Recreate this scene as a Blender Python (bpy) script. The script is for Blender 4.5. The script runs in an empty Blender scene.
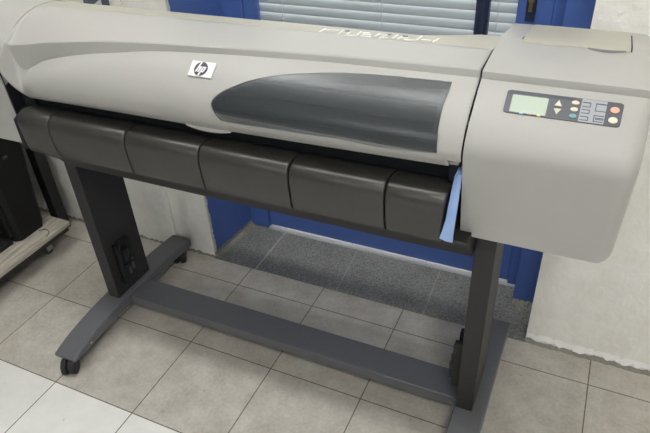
import bpy, math, random
from mathutils import Vector, Matrix
random.seed(7)
S = bpy.context.scene
COL = S.collection

# ------------------------------------------------------------------ camera
FPX = 596.24
CAM = Vector((1.81027, -1.14983, 1.61086))
RW = Matrix(((0.90981619, 0.41230314, -0.04733521),
             (0.20297015, -0.54154718, -0.81580008),
             (-0.36199119, 0.73262048, -0.57639362)))      # rows: right, down, forward
cd = bpy.data.cameras.new('camera'); cam = bpy.data.objects.new('camera', cd); COL.objects.link(cam)
r, d, f = RW[0], RW[1], RW[2]
cam.matrix_world = Matrix(((r[0], -d[0], -f[0], CAM.x), (r[1], -d[1], -f[1], CAM.y), (r[2], -d[2], -f[2], CAM.z), (0, 0, 0, 1)))
cd.sensor_fit = 'HORIZONTAL'; cd.sensor_width = 36; cd.lens = FPX / 650 * 36; cd.clip_start = .02
S.camera = cam

def ray(x, y):
    return RW.transposed() @ Vector(((x - 325) / FPX, (y - 216.5) / FPX, 1))
def at(x, y, axis, v):                       # point of the place at a known plane
    q = ray(x, y); k = (v - CAM[axis]) / q[axis]; return CAM + q * k
def proj(P):
    q = RW @ (Vector(P) - CAM); return 325 + FPX * q.x / q.z, 216.5 + FPX * q.y / q.z

# ------------------------------------------------------------------ materials
def srgb(r, g, b):
    def c(v):
        v /= 255; return v / 12.92 if v <= .04045 else ((v + .055) / 1.055) ** 2.4
    return (c(r), c(g), c(b), 1)
def new_mat(name):
    m = bpy.data.materials.new(name); m.use_nodes = True
    return m, m.node_tree.nodes, m.node_tree.links, m.node_tree.nodes['Principled BSDF']
def mat(name, col, rough=.5, spec=.5, metal=0, noise=0, nscale=30, bump=0, bscale=200, coat=0):
    m, n, l, b = new_mat(name)
    b.inputs['Base Color'].default_value = col; b.inputs['Roughness'].default_value = rough
    b.inputs['Specular IOR Level'].default_value = spec; b.inputs['Metallic'].default_value = metal
    b.inputs['Coat Weight'].default_value = coat
    g = n.new('ShaderNodeNewGeometry')
    if noise:
        t = n.new('ShaderNodeTexNoise'); t.inputs['Scale'].default_value = nscale; t.inputs['Detail'].default_value = 5
        l.new(g.outputs['Position'], t.inputs['Vector'])
        mx = n.new('ShaderNodeMix'); mx.data_type = 'RGBA'
        mx.inputs[6].default_value = tuple(c * (1 - noise) for c in col[:3]) + (1,)
        mx.inputs[7].default_value = tuple(min(1, c * (1 + noise)) for c in col[:3]) + (1,)
        l.new(t.outputs['Fac'], mx.inputs[0]); l.new(mx.outputs[2], b.inputs['Base Color'])
    if bump:
        t = n.new('ShaderNodeTexNoise'); t.inputs['Scale'].default_value = bscale; t.inputs['Detail'].default_value = 4
        l.new(g.outputs['Position'], t.inputs['Vector'])
        bp = n.new('ShaderNodeBump'); bp.inputs['Strength'].default_value = bump; bp.inputs['Distance'].default_value = .002
        l.new(t.outputs['Fac'], bp.inputs['Height']); l.new(bp.outputs['Normal'], b.inputs['Normal'])
    return m
M = {}
M['beige'] = mat('beige_plastic', srgb(177, 176, 171), .42, .4, noise=.015, nscale=12, bump=.05, bscale=900)
M['cream'] = mat('cream_plastic', srgb(180, 177, 163), .45, .4, noise=.02, nscale=12)
M['slot'] = mat('dark_interior', srgb(34, 36, 40), .6, .3)
M['flap'] = mat('black_satin_plastic', srgb(58, 57, 54), .33, .5, noise=.12, nscale=25, bump=.05, bscale=700)
M['frame'] = mat('charcoal_painted_metal', srgb(98, 99, 102), .42, .45, noise=.06, nscale=60, bump=.04, bscale=900)
M['column'] = mat('black_painted_metal', srgb(47, 46, 46), .5, .35, noise=.08, nscale=40)
M['rubber'] = mat('black_rubber', srgb(32, 33, 35), .5, .4)
M['hub'] = mat('grey_hub_plastic', srgb(72, 72, 74), .45, .4)
M['matte_black'] = mat('black_nylon', srgb(22, 23, 23), .6, .3, noise=.2, nscale=8, bump=.25, bscale=120)
M['greybag'] = mat('grey_plastic_bag', srgb(120, 122, 118), .4, .4, noise=.35, nscale=25, bump=.6, bscale=40)
M['lever'] = mat('pale_blue_plastic', srgb(150, 176, 222), .4, .4)
M['silver'] = mat('silver_badge', srgb(222, 223, 223), .3, .5, metal=.1)
M['emblem'] = mat('dark_emblem', srgb(70, 70, 78), .4, .4)
M['white'] = mat('white_lettering', srgb(240, 240, 236), .35, .5)
M['darkbit'] = mat('grey_lettering_fill', srgb(120, 120, 118), .5, .4)
M['panel'] = mat('charcoal_keypad', srgb(84, 86, 92), .4, .4)
M['keyzone'] = mat('pale_grey_keypad', srgb(166, 169, 176), .45, .4)
M['button'] = mat('cream_button', srgb(222, 220, 196), .5, .4)
M['pink'] = mat('salmon_button', srgb(235, 178, 155), .5, .4)
M['teal'] = mat('teal_button', srgb(120, 165, 168), .5, .4)
M['lcd'] = mat('green_display', srgb(157, 174, 154), .25, .5, noise=.03, nscale=300)
M['dotb'] = mat('cyan_dot', srgb(110, 190, 235), .5); M['doty'] = mat('yellow_dot', srgb(235, 215, 120), .5); M['dotm'] = mat('magenta_dot', srgb(170, 110, 120), .5)
M['navy'] = mat('navy_painted_metal', srgb(38, 48, 74), .45, .4, noise=.1, nscale=30)
M['brass'] = mat('worn_brass', srgb(150, 128, 88), .35, .5, metal=.7)
M['blind'] = mat('silver_grey_slats', srgb(200, 203, 206), .38, .5, metal=.15)
_b = M['blind'].node_tree; _o = _b.nodes['Material Output']; _t = _b.nodes.new('ShaderNodeBsdfTranslucent'); _t.inputs[0].default_value = srgb(225, 228, 232)
_m = _b.nodes.new('ShaderNodeMixShader'); _m.inputs[0].default_value = .14; _b.links.new(_b.nodes['Principled BSDF'].outputs[0], _m.inputs[1]); _b.links.new(_t.outputs[0], _m.inputs[2]); _b.links.new(_m.outputs[0], _o.inputs[0])
M['cord'] = mat('white_cord', srgb(215, 218, 220), .6)
M['granite_strip'] = mat('white_threshold', srgb(205, 208, 208), .5, .4, noise=.1, nscale=60)
M['mortar'] = mat('grey_mortar', srgb(150, 148, 138), .9, .2, noise=.25, nscale=70, bump=1, bscale=160)
M['steel'] = mat('zinc_steel', srgb(175, 175, 170), .35, .5, metal=.6)
M['box'] = mat('grey_blue_box', srgb(88, 99, 110), .5, .4)
M['paper'] = mat('paper_label', srgb(212, 214, 216), .8, .2)
M['conduit'] = mat('white_conduit', srgb(214, 213, 206), .5, .4)
M['dimwall'] = mat('low_bounce_wall_grey', srgb(96, 100, 108), .8, .2)  # unseen walls kept dark to cut bounce light on the printer's front
M['lipwhite'] = mat('flaking_white_paint', srgb(250, 249, 246), .7, .3, bump=.6, bscale=120)
M['ceil'] = mat('ceiling_paint', srgb(225, 224, 220), .9, .2)

def wall_mat():
    m, n, l, b = new_mat('rough_white_plaster')
    b.inputs['Roughness'].default_value = .75; b.inputs['Specular IOR Level'].default_value = .25
    g = n.new('ShaderNodeNewGeometry')
    t = n.new('ShaderNodeTexNoise'); t.inputs['Scale'].default_value = 14; t.inputs['Detail'].default_value = 8
    l.new(g.outputs['Position'], t.inputs['Vector'])
    cr = n.new('ShaderNodeValToRGB'); cr.color_ramp.elements[0].position = .3; cr.color_ramp.elements[1].position = .7
    cr.color_ramp.elements[0].color = srgb(238, 236, 228); cr.color_ramp.elements[1].color = srgb(246, 245, 240)
    l.new(t.outputs['Fac'], cr.inputs[0]); l.new(cr.outputs[0], b.inputs['Base Color'])
    t2 = n.new('ShaderNodeTexNoise'); t2.inputs['Scale'].default_value = 34; t2.inputs['Detail'].default_value = 6; t2.inputs['Distortion'].default_value = .15
    l.new(g.outputs['Position'], t2.inputs['Vector'])
    bp = n.new('ShaderNodeBump'); bp.inputs['Strength'].default_value = .9; bp.inputs['Distance'].default_value = .007
    l.new(t2.outputs['Fac'], bp.inputs['Height']); l.new(bp.outputs['Normal'], b.inputs['Normal'])
    return m
M['wall'] = wall_mat()

def mth(n, l, op, a, b=None, c=None):
    q = n.new('ShaderNodeMath'); q.operation = op
    for i, v in enumerate((a, b, c)):
        if v is None: continue
        if isinstance(v, (int, float)): q.inputs[i].default_value = v
        else: l.new(v, q.inputs[i])
    return q.outputs[0]

def reveal_mat(name, edge_y, col, floor_z):
    """blue gloss paint that stops raggedly at the plaster corner and above the floor; bare plaster / mortar elsewhere"""
    m, n, l, b = new_mat(name)
    b.inputs['Roughness'].default_value = .45
    g = n.new('ShaderNodeNewGeometry'); s = n.new('ShaderNodeSeparateXYZ'); l.new(g.outputs['Position'], s.inputs[0])
    t = n.new('ShaderNodeTexNoise'); t.inputs['Scale'].default_value = 38; t.inputs['Detail'].default_value = 5
    l.new(g.outputs['Position'], t.inputs['Vector'])
    nz = mth(n, l, 'MULTIPLY', mth(n, l, 'SUBTRACT', t.outputs['Fac'], .5), .03)
    my = mth(n, l, 'GREATER_THAN', mth(n, l, 'ADD', s.outputs[1], nz), edge_y)
    mz = mth(n, l, 'GREATER_THAN', mth(n, l, 'ADD', s.outputs[2], nz), floor_z)
    mx0 = n.new('ShaderNodeMix'); mx0.data_type = 'RGBA'; mx0.inputs[6].default_value = srgb(150, 146, 134); mx0.inputs[7].default_value = srgb(204, 201, 193)
    l.new(mz, mx0.inputs[0])
    t3 = n.new('ShaderNodeTexNoise'); t3.inputs['Scale'].default_value = 9; t3.inputs['Detail'].default_value = 6; l.new(g.outputs['Position'], t3.inputs['Vector'])
    cb = n.new('ShaderNodeMix'); cb.data_type = 'RGBA'; cb.inputs[6].default_value = tuple(c * .88 for c in col[:3]) + (1,); cb.inputs[7].default_value = tuple(c * 1.12 for c in col[:3]) + (1,)
    l.new(t3.outputs['Fac'], cb.inputs[0])
    mx = n.new('ShaderNodeMix'); mx.data_type = 'RGBA'
    l.new(mth(n, l, 'MULTIPLY', my, mz), mx.inputs[0]); l.new(mx0.outputs[2], mx.inputs[6]); l.new(cb.outputs[2], mx.inputs[7])
    l.new(mx.outputs[2], b.inputs['Base Color'])
    bp = n.new('ShaderNodeBump'); bp.inputs['Strength'].default_value = .4; bp.inputs['Distance'].default_value = .003
    l.new(t.outputs['Fac'], bp.inputs['Height']); l.new(bp.outputs['Normal'], b.inputs['Normal'])
    return m
BLUE = srgb(74, 102, 168)
M['reveal_l'] = reveal_mat('blue_paint_left', .466, BLUE, .030)
M['reveal_r'] = reveal_mat('blue_paint_right', .452, BLUE, .12)
M['blue'] = mat('blue_painted_door', BLUE, .4, .45, noise=.1, nscale=9, bump=.15, bscale=60)

T = .333
def floor_mat():
    m, n, l, b = new_mat('ceramic_floor_tiles')
    b.inputs['Specular IOR Level'].default_value = .4
    g = n.new('ShaderNodeNewGeometry'); s = n.new('ShaderNodeSeparateXYZ'); l.new(g.outputs['Position'], s.inputs[0])
    ux = mth(n, l, 'DIVIDE', s.outputs[0], T); uy = mth(n, l, 'DIVIDE', s.outputs[1], T)
    ix = mth(n, l, 'FLOOR', ux); iy = mth(n, l, 'FLOOR', uy)
    fx = mth(n, l, 'FRACT', ux); fy = mth(n, l, 'FRACT', uy)
    dx = mth(n, l, 'MINIMUM', fx, mth(n, l, 'SUBTRACT', 1, fx)); dy = mth(n, l, 'MINIMUM', fy, mth(n, l, 'SUBTRACT', 1, fy))
    nn = n.new('ShaderNodeTexNoise'); nn.inputs['Scale'].default_value = 60; l.new(g.outputs['Position'], nn.inputs['Vector'])
    w = mth(n, l, 'MULTIPLY_ADD', nn.outputs['Fac'], .004, .0035)
    grout = mth(n, l, 'LESS_THAN', mth(n, l, 'MINIMUM', dx, dy), w)
    cv = n.new('ShaderNodeCombineXYZ'); l.new(ix, cv.inputs[0]); l.new(iy, cv.inputs[1])
    wn = n.new('ShaderNodeTexWhiteNoise'); l.new(cv.outputs[0], wn.inputs['Vector'])
    t1 = n.new('ShaderNodeTexNoise'); t1.inputs['Scale'].default_value = 11; t1.inputs['Detail'].default_value = 9; t1.inputs['Roughness'].default_value = .65
    l.new(g.outputs['Position'], t1.inputs['Vector'])
    cr = n.new('ShaderNodeValToRGB'); cr.color_ramp.elements[0].position = .32; cr.color_ramp.elements[1].position = .68
    cr.color_ramp.elements[0].color = srgb(172, 165, 153); cr.color_ramp.elements[1].color = srgb(211, 207, 197)
    tf = n.new('ShaderNodeTexNoise'); tf.inputs['Scale'].default_value = 90; tf.inputs['Detail'].default_value = 5; l.new(g.outputs['Position'], tf.inputs['Vector'])
    l.new(mth(n, l, 'ADD', mth(n, l, 'MULTIPLY', t1.outputs['Fac'], .7), mth(n, l, 'MULTIPLY', tf.outputs['Fac'], .3)), cr.inputs[0])
    cr2 = n.new('ShaderNodeValToRGB'); cr2.color_ramp.elements[0].position = .3; cr2.color_ramp.elements[1].position = .7
    cr2.color_ramp.elements[0].color = srgb(228, 227, 222); cr2.color_ramp.elements[1].color = srgb(238, 237, 233)
    l.new(t1.outputs['Fac'], cr2.inputs[0])
    near = mth(n, l, 'LESS_THAN', s.outputs[1], -T)           # the newer, whiter tiles
    mx = n.new('ShaderNodeMix'); mx.data_type = 'RGBA'; l.new(near, mx.inputs[0]); l.new(cr.outputs[0], mx.inputs[6]); l.new(cr2.outputs[0], mx.inputs[7])
    br = n.new('ShaderNodeMix'); br.data_type = 'RGBA'; br.blend_type = 'MULTIPLY'; br.inputs[0].default_value = 1
    v = mth(n, l, 'MULTIPLY_ADD', wn.outputs['Value'], .07, .93); cc = n.new('ShaderNodeCombineXYZ')
    for i in range(3): l.new(v, cc.inputs[i])
    l.new(mx.outputs[2], br.inputs[6]); l.new(cc.outputs[0], br.inputs[7])
    # speckles and scuffs
    t2 = n.new('ShaderNodeTexNoise'); t2.inputs['Scale'].default_value = 26; t2.inputs['Detail'].default_value = 3; l.new(g.outputs['Position'], t2.inputs['Vector'])
    sp = n.new('ShaderNodeValToRGB'); sp.color_ramp.elements[0].position = .70; sp.color_ramp.elements[1].position = .78
    l.new(t2.outputs['Fac'], sp.inputs[0])
    sc = n.new('ShaderNodeMix'); sc.data_type = 'RGBA'; l.new(mth(n, l, 'MULTIPLY', sp.outputs[0], .5), sc.inputs[0]); l.new(br.outputs[2], sc.inputs[6]); sc.inputs[7].default_value = srgb(120, 113, 102)
    t4 = n.new('ShaderNodeTexNoise'); t4.inputs['Scale'].default_value = 2.2; t4.inputs['Detail'].default_value = 4; l.new(g.outputs['Position'], t4.inputs['Vector'])
    fin = n.new('ShaderNodeMix'); fin.data_type = 'RGBA'; l.new(grout, fin.inputs[0]); l.new(sc.outputs[2], fin.inputs[6]); fin.inputs[7].default_value = srgb(104, 97, 84)
    l.new(fin.outputs[2], b.inputs['Base Color'])
    l.new(mth(n, l, 'MULTIPLY_ADD', t1.outputs['Fac'], .3, .3), b.inputs['Roughness'])
    bp = n.new('ShaderNodeBump'); bp.inputs['Strength'].default_value = .5; bp.inputs['Distance'].default_value = .002; bp.invert = True
    l.new(grout, bp.inputs['Height']); l.new(bp.outputs['Normal'], b.inputs['Normal'])
    return m
M['floor'] = floor_mat()

def granite_mat():
    m, n, l, b = new_mat('grey_granite')
    b.inputs['Roughness'].default_value = .5
    g = n.new('ShaderNodeNewGeometry'); s = n.new('ShaderNodeSeparateXYZ'); l.new(g.outputs['Position'], s.inputs[0])
    t = n.new('ShaderNodeTexNoise'); t.inputs['Scale'].default_value = 170; t.inputs['Detail'].default_value = 4; l.new(g.outputs['Position'], t.inputs['Vector'])
    t2 = n.new('ShaderNodeTexNoise'); t2.inputs['Scale'].default_value = 8; l.new(g.outputs['Position'], t2.inputs['Vector'])
    cr = n.new('ShaderNodeValToRGB'); cr.color_ramp.elements[0].position = .35; cr.color_ramp.elements[1].position = .7
    cr.color_ramp.elements[0].color = srgb(104, 104, 99); cr.color_ramp.elements[1].color = srgb(168, 167, 160)
    l.new(mth(n, l, 'ADD', mth(n, l, 'MULTIPLY', t.outputs['Fac'], .8), mth(n, l, 'MULTIPLY', t2.outputs['Fac'], .2)), cr.inputs[0])
    def line(x0, k, w):            # slanted joint through (x0, .455)
        xx = mth(n, l, 'SUBTRACT', s.outputs[0], mth(n, l, 'MULTIPLY_ADD', s.outputs[1], k, x0 - .455 * k))
        return mth(n, l, 'LESS_THAN', mth(n, l, 'ABSOLUTE', xx), w)
    a = line(.684, 0, .0028); c = mth(n, l, 'MULTIPLY', mth(n, l, 'MAXIMUM', line(1.052, -.06, .0022), line(1.408, -.03, .0022)), .4)
    mx = n.new('ShaderNodeMix'); mx.data_type = 'RGBA'; l.new(mth(n, l, 'MAXIMUM', a, c), mx.inputs[0]); l.new(cr.outputs[0], mx.inputs[6]); mx.inputs[7].default_value = srgb(190, 188, 180)
    l.new(mx.outputs[2], b.inputs['Base Color'])
    return m
M['granite'] = granite_mat()

def wood_mat():
    m, n, l, b = new_mat('bleached_plywood')
    b.inputs['Roughness'].default_value = .7
    g = n.new('ShaderNodeNewGeometry'); mp = n.new('ShaderNodeMapping'); mp.inputs['Scale'].default_value = (40, 5, 40)
    l.new(g.outputs['Position'], mp.inputs[0])
    t = n.new('ShaderNodeTexNoise'); t.inputs['Scale'].default_value = 1.6; t.inputs['Detail'].default_value = 6; l.new(mp.outputs[0], t.inputs['Vector'])
    cr = n.new('ShaderNodeValToRGB'); cr.color_ramp.elements[0].position = .35; cr.color_ramp.elements[1].position = .65
    cr.color_ramp.elements[0].color = srgb(165, 157, 143); cr.color_ramp.elements[1].color = srgb(206, 200, 187)
    l.new(t.outputs['Fac'], cr.inputs[0]); l.new(cr.outputs[0], b.inputs['Base Color'])
    return m
M['wood'] = wood_mat()
def smoky():
    m = bpy.data.materials.new('smoky_clear_plastic'); m.use_nodes = True; n = m.node_tree.nodes; l = m.node_tree.links
    n.clear(); o = n.new('ShaderNodeOutputMaterial')
    tr = n.new('ShaderNodeBsdfTransparent'); tr.inputs[0].default_value = (.60, .60, .58, 1)
    df = n.new('ShaderNodeBsdfDiffuse'); df.inputs[0].default_value = srgb(104, 111, 116)
    gl = n.new('ShaderNodeBsdfGlossy'); gl.inputs['Roughness'].default_value = .3; gl.inputs[0].default_value = (.9, .92, .95, 1)
    m1 = n.new('ShaderNodeMixShader'); m1.inputs[0].default_value = .22; l.new(tr.outputs[0], m1.inputs[1]); l.new(df.outputs[0], m1.inputs[2])
    fr = n.new('ShaderNodeFresnel'); fr.inputs[0].default_value = 1.5
    m2 = n.new('ShaderNodeMixShader'); l.new(fr.outputs[0], m2.inputs[0]); l.new(m1.outputs[0], m2.inputs[1]); l.new(gl.outputs[0], m2.inputs[2])
    l.new(m2.outputs[0], o.inputs[0]); return m
M['smoky'] = smoky()
def glass():
    m = bpy.data.materials.new('clear_glass'); m.use_nodes = True; n = m.node_tree.nodes; l = m.node_tree.links
    n.clear(); o = n.new('ShaderNodeOutputMaterial'); tr = n.new('ShaderNodeBsdfTransparent'); tr.inputs[0].default_value = (.93, .95, .95, 1)
    gl = n.new('ShaderNodeBsdfGlossy'); gl.inputs['Roughness'].default_value = .05
    fr = n.new('ShaderNodeFresnel'); fr.inputs[0].default_value = 1.3
    m2 = n.new('ShaderNodeMixShader'); l.new(fr.outputs[0], m2.inputs[0]); l.new(tr.outputs[0], m2.inputs[1]); l.new(gl.outputs[0], m2.inputs[2])
    l.new(m2.outputs[0], o.inputs[0]); return m
M['glass'] = glass()
def emit(name, col, s):
    m, n, l, b = new_mat(name); b.inputs['Emission Color'].default_value = col; b.inputs['Emission Strength'].default_value = s; b.inputs['Base Color'].default_value = col; return m

# ------------------------------------------------------------------ mesh helpers
WL = {}
def put(o, parent, loc):
    COL.objects.link(o); base = Vector((0, 0, 0))
    if parent: o.parent = parent; base = WL[parent.name]
    o.location = Vector(loc) - base; WL[o.name] = Vector(loc)
def thing(name, label, cat, loc, group=None):
    o = bpy.data.objects.new(name, None); o.empty_display_size = .1; put(o, None, loc)
    o['label'] = label; o['category'] = cat
    if group: o['group'] = group
    return o
def tag(o, label, cat, group=None):
    o['label'] = label; o['category'] = cat
    if group: o['group'] = group
    return o
def obj(name, vf, m, parent=None, smooth=35, bevel=0, seg=2, kind=None, label=None, origin=None):
    V, F = vf[0], vf[1]
    xs = [v[0] for v in V]; ys = [v[1] for v in V]; zs = [v[2] for v in V]
    org = Vector(origin) if origin else Vector(((min(xs) + max(xs)) / 2, (min(ys) + max(ys)) / 2, min(zs)))
    me = bpy.data.meshes.new(name); me.from_pydata([tuple(Vector(v) - org) for v in V], [], F); me.update()
    mats = m if isinstance(m, list) else [m]
    for q in mats: me.materials.append(M[q])
    if len(vf) > 2:
        for p, i in zip(me.polygons, vf[2]): p.material_index = i
    import bmesh
    bm = bmesh.new(); bm.from_mesh(me); bmesh.ops.recalc_face_normals(bm, faces=bm.faces); bm.to_mesh(me); bm.free()
    if smooth:
        for p in me.polygons: p.use_smooth = True
        me.set_sharp_from_angle(angle=math.radians(smooth))
    o = bpy.data.objects.new(name, me); put(o, parent, org)
    if bevel:
        b = o.modifiers.new('edge', 'BEVEL'); b.width = bevel; b.segments = seg; b.limit_method = 'ANGLE'; b.angle_limit = math.radians(40); b.harden_normals = False
    if kind: o['kind'] = kind
    if label: o['label'] = label
    return o
def box(x0, x1, y0, y1, z0, z1):
    V = [(x, y, z) for x in (x0, x1) for y in (y0, y1) for z in (z0, z1)]
    return V, [(0, 1, 3, 2), (4, 6, 7, 5), (0, 4, 5, 1), (2, 3, 7, 6), (0, 2, 6, 4), (1, 5, 7, 3)]
def join(*vfs):
    V, F = [], []
    for v, fc in vfs:
        k = len(V); V += list(v); F += [tuple(i + k for i in q) for q in fc]
    return V, F
def extrude_x(prof, x0, x1):                 # closed (y,z) polygon
    n = len(prof); V = [(x0, y, z) for y, z in prof] + [(x1, y, z) for y, z in prof]
    F = [(i, (i + 1) % n, n + (i + 1) % n, n + i) for i in range(n)] + [tuple(range(n)), tuple(range(2 * n - 1, n - 1, -1))]
    return V, F
def loft(rings, cap=True):
    n = len(rings[0]); V = [p for r_ in rings for p in r_]; F = []
    for k in range(len(rings) - 1):
        for i in range(n):
            j = (i + 1) % n; F.append((k * n + i, k * n + j, (k + 1) * n + j, (k + 1) * n + i))
    if cap: F += [tuple(range(n)), tuple(range(len(V) - 1, len(V) - n - 1, -1))]
    return V, F
def cyl(c, ax, r_, h, n=20, r2=None):        # centre of the base, axis vector
    a = Vector(ax).normalized(); u = a.orthogonal().normalized(); w = a.cross(u); r2 = r_ if r2 is None else r2
    mk = lambda o, q: [tuple(Vector(c) + a * o + (u * math.cos(t) + w * math.sin(t)) * q) for t in [2 * math.pi * i / n for i in range(n)]]
    return loft([mk(0, r_), mk(h, r2)])
def tube(pts, r_, n=8):
    P = [Vector(p) for p in pts]; rings = []
    for i, p in enumerate(P):
        t = (P[min(i + 1, len(P) - 1)] - P[max(i - 1, 0)]).normalized(); u = t.orthogonal().normalized() if i == 0 else (u - t * u.dot(t)).normalized(); w = t.cross(u)
        rings.append([tuple(p + (u * math.cos(a) + w * math.sin(a)) * r_) for a in [2 * math.pi * k / n for k in range(n)]])
    return loft(rings)
def catmull(P, n):
    out = []
    for i in range(len(P) - 1):
        p0 = P[max(i - 1, 0)]; p1 = P[i]; p2 = P[i + 1]; p3 = P[min(i + 2, len(P) - 1)]
        for k in range(n):
            t = k / n
            out.append(tuple(.5 * ((2 * b) + (-a + c) * t + (2 * a - 5 * b + 4 * c - e) * t * t + (-a + 3 * b - 3 * c + e) * t ** 3) for a, b, c, e in zip(p0, p1, p2, p3)))
    out.append(tuple(P[-1])); return out
def lerp_table(tab, x):                      # tab: [(x, value tuple)] ascending, smooth
    if x <= tab[0][0]: return tab[0][1]
    for (a, va), (b, vb) in zip(tab, tab[1:]):
        if x <= b:
            t = (x - a) / (b - a); return tuple(p + (q - p) * t for p, q in zip(va, vb))
    return tab[-1][1]

# ================================================================== THE ROOM
WY = .455; BY = .72; LX, RX = .480, 1.779
def struct(name, vf, m, **k): return obj(name, vf, m, kind='structure', **k)
struct('floor', box(-2.2, 4.4, -5.8, .80, -.05, 0), 'floor', smooth=0)
struct('ceiling', box(-2.2, 4.4, -5.8, .80, 3.25, 3.3), 'ceil', smooth=0)
struct('wall_back_left', box(-2.2, LX - .004, WY, .80, 0, 3.25), 'wall', smooth=0)
struct('wall_back_right', box(RX, 4.4, WY, .80, 0, 3.25), 'wall', smooth=0)
struct('wall_back_lintel', box(LX - .004, RX + .004, WY, .80, 2.25, 3.25), 'wall', smooth=0)
struct('wall_left', box(-2.25, -2.2, -5.8, .80, 0, 3.25), 'dimwall', smooth=0)
struct('wall_right', box(4.4, 4.45, -5.8, .80, 0, 3.25), 'wall', smooth=0)
struct('wall_front', box(-2.25, 4.45, -5.85, -5.8, 0, 3.25), 'dimwall', smooth=0)
# splayed reveals of the doorway
def reveal(xf, xb, side, m, nm):
    V = []; F = []; n = 40
    for k in range(n + 1):
        z = 2.25 * k / n; j = random.uniform(-.003, .003)
        V += [(xf + j * side, WY + .0005, z), (xb, BY + .01, z), (xf - .004 * 0 + side * .006, BY + .01, z), (xf + side * .0045, WY + .0005, z)]
    for k in range(n):
        for i in range(4):
            j = (i + 1) % 4; F.append((4 * k + i, 4 * k + j, 4 * k + 4 + j, 4 * k + 4 + i))
    F += [(0, 1, 2, 3), (4 * n, 4 * n + 3, 4 * n + 2, 4 * n + 1)]
    return struct(nm, (V, F), m, smooth=20)
reveal(LX, .512, -1, 'reveal_l', 'trim_1')
struct('trim_3', box(LX + .001, RX - .001, WY - .010, BY + .004, 0, .003), 'granite', smooth=0)
mj = [(1.700 + .0785 * k / 14, .622 + random.uniform(-.004, .004)) for k in range(15)]
V = []; F = []
for x, y in mj: V += [(x, y, .003), (x, .6318, .003 + random.uniform(.010, .026)), (x, .6318, .003)]
for k in range(14):
    for i in range(3): F.append((3 * k + i, 3 * k + (i + 1) % 3, 3 * k + 3 + (i + 1) % 3, 3 * k + 3 + i))
F += [(0, 1, 2), (42, 44, 43)]
struct('trim_2', (V, F), 'mortar', smooth=0)
struct('trim_4', box(.60, 1.70, BY - .004, BY + .012, .0, .014), 'granite_strip', bevel=.002)
# ragged mortar line at the foot of the walls
def mortar(x0, x1, nm, y_out=.444, h=.016):
    n = int((x1 - x0) / .012); V = []; F = []
    for k in range(n + 1):
        x = x0 + (x1 - x0) * k / n; yo = y_out + random.uniform(-.002, .002); hh = h + random.uniform(-.007, .007)
        V += [(x, yo, 0), (x, yo + .001, .003), (x, WY - .002, hh), (x, WY + .002, 0)]
    for k in range(n):
        for i in range(4):
            j = (i + 1) % 4; F.append((4 * k + i, 4 * k + j, 4 * k + 4 + j, 4 * k + 4 + i))
    F += [(0, 1, 2, 3), (4 * n, 4 * n + 3, 4 * n + 2, 4 * n + 1)]
    return struct(nm, (V, F), 'mortar', smooth=0)
mortar(RX + .002, 3.6, 'baseboard_right')
mortar(-1.6, LX - .002, 'baseboard_left', .449, .010)
# crumbly plaster lip above the mortar on the right wall
def lip(x0, x1, nm):
    n = 90; V = []; F = []
    for k in range(n + 1):
        x = x0 + (x1 - x0) * k / n; b_ = .010 + random.uniform(0, .016); o_ = random.uniform(.001, .011)
        V += [(x, WY + .001, b_), (x, WY - o_, b_ + .002), (x, WY - o_ * .6, b_ + .01), (x, WY + .001, .045)]
    for k in range(n):
        for i in range(4):
            j = (i + 1) % 4; F.append((4 * k + i, 4 * k + j, 4 * k + 4 + j, 4 * k + 4 + i))
    F += [(0, 1, 2, 3), (4 * n, 4 * n + 3, 4 * n + 2, 4 * n + 1)]
    return struct(nm, (V, F), 'lipwhite', smooth=40)
lip(RX + .004, 3.0, 'trim_5')
# mortar fillet where the left reveal meets the granite
V = []; F = []
for k in range(21):
    y = WY + (BY - WY) * k / 20; x = LX + (.512 - LX) * k / 20; w = .016 + random.uniform(-.003, .003)
    V += [(x - .002, y, .003), (x + w, y, .003), (x + w * .5, y, .009), (x - .002, y, .015 + random.uniform(-.003, .003))]
for k in range(20):
    for i in range(4):
        j = (i + 1) % 4; F.append((4 * k + i, 4 * k + j, 4 * k + 4 + j, 4 * k + 4 + i))
F += [(0, 1, 2, 3), (80, 83, 82, 81)]
struct('trim_6', (V, F), 'mortar', smooth=0)

# the blue door with its glazed upper half
door = bpy.data.objects.new('door_1', None); put(door, None, (1.1, BY, 0)); door['kind'] = 'structure'
obj('door_frame', join(box(.508, .60, BY, .79, .003, 2.25), box(1.665, 1.705, BY, .79, .003, 2.25), box(.60, 1.665, BY, .79, 2.17, 2.25)), 'blue', door, bevel=.004)
obj('door_jamb', box(1.702, 1.7785, .632, .79, .004, 2.25), 'blue', door, bevel=.003)
obj('door_panel', join(box(.60, 1.665, BY + .014, .765, .016, .82)), 'blue', door, bevel=.003)
obj('door_stile', join(box(.60, .645, BY + .006, .77, .82, 2.17), box(1.562, 1.665, BY + .006, .77, .82, 2.17)), 'blue', door, bevel=.003)
obj('door_mullion', join(box(1.441, 1.481, BY - .004, .745, .82, 2.17), box(1.447, 1.454, BY - .008, BY - .003, .82, 2.17), box(1.468, 1.475, BY - .008, BY - .003, .82, 2.17)), 'navy', door, bevel=.002)
obj('door_glass', box(.645, 1.562, .746, .750, .82, 2.17), 'glass', door, smooth=0)
lk = obj('lock_plate', box(1.588, 1.616, BY - .000, BY + .007, 1.03, 1.16), 'navy', door, bevel=.002)
ck = cyl((1.602, BY, 1.095), (0, -1, 0), .0085, .016, 20)
obj('keyhole', join(ck, box(1.5965, 1.6075, BY - .013, BY, 1.062, 1.090)), 'brass', lk, bevel=.001, label='worn brass keyhole cylinder')
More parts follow.
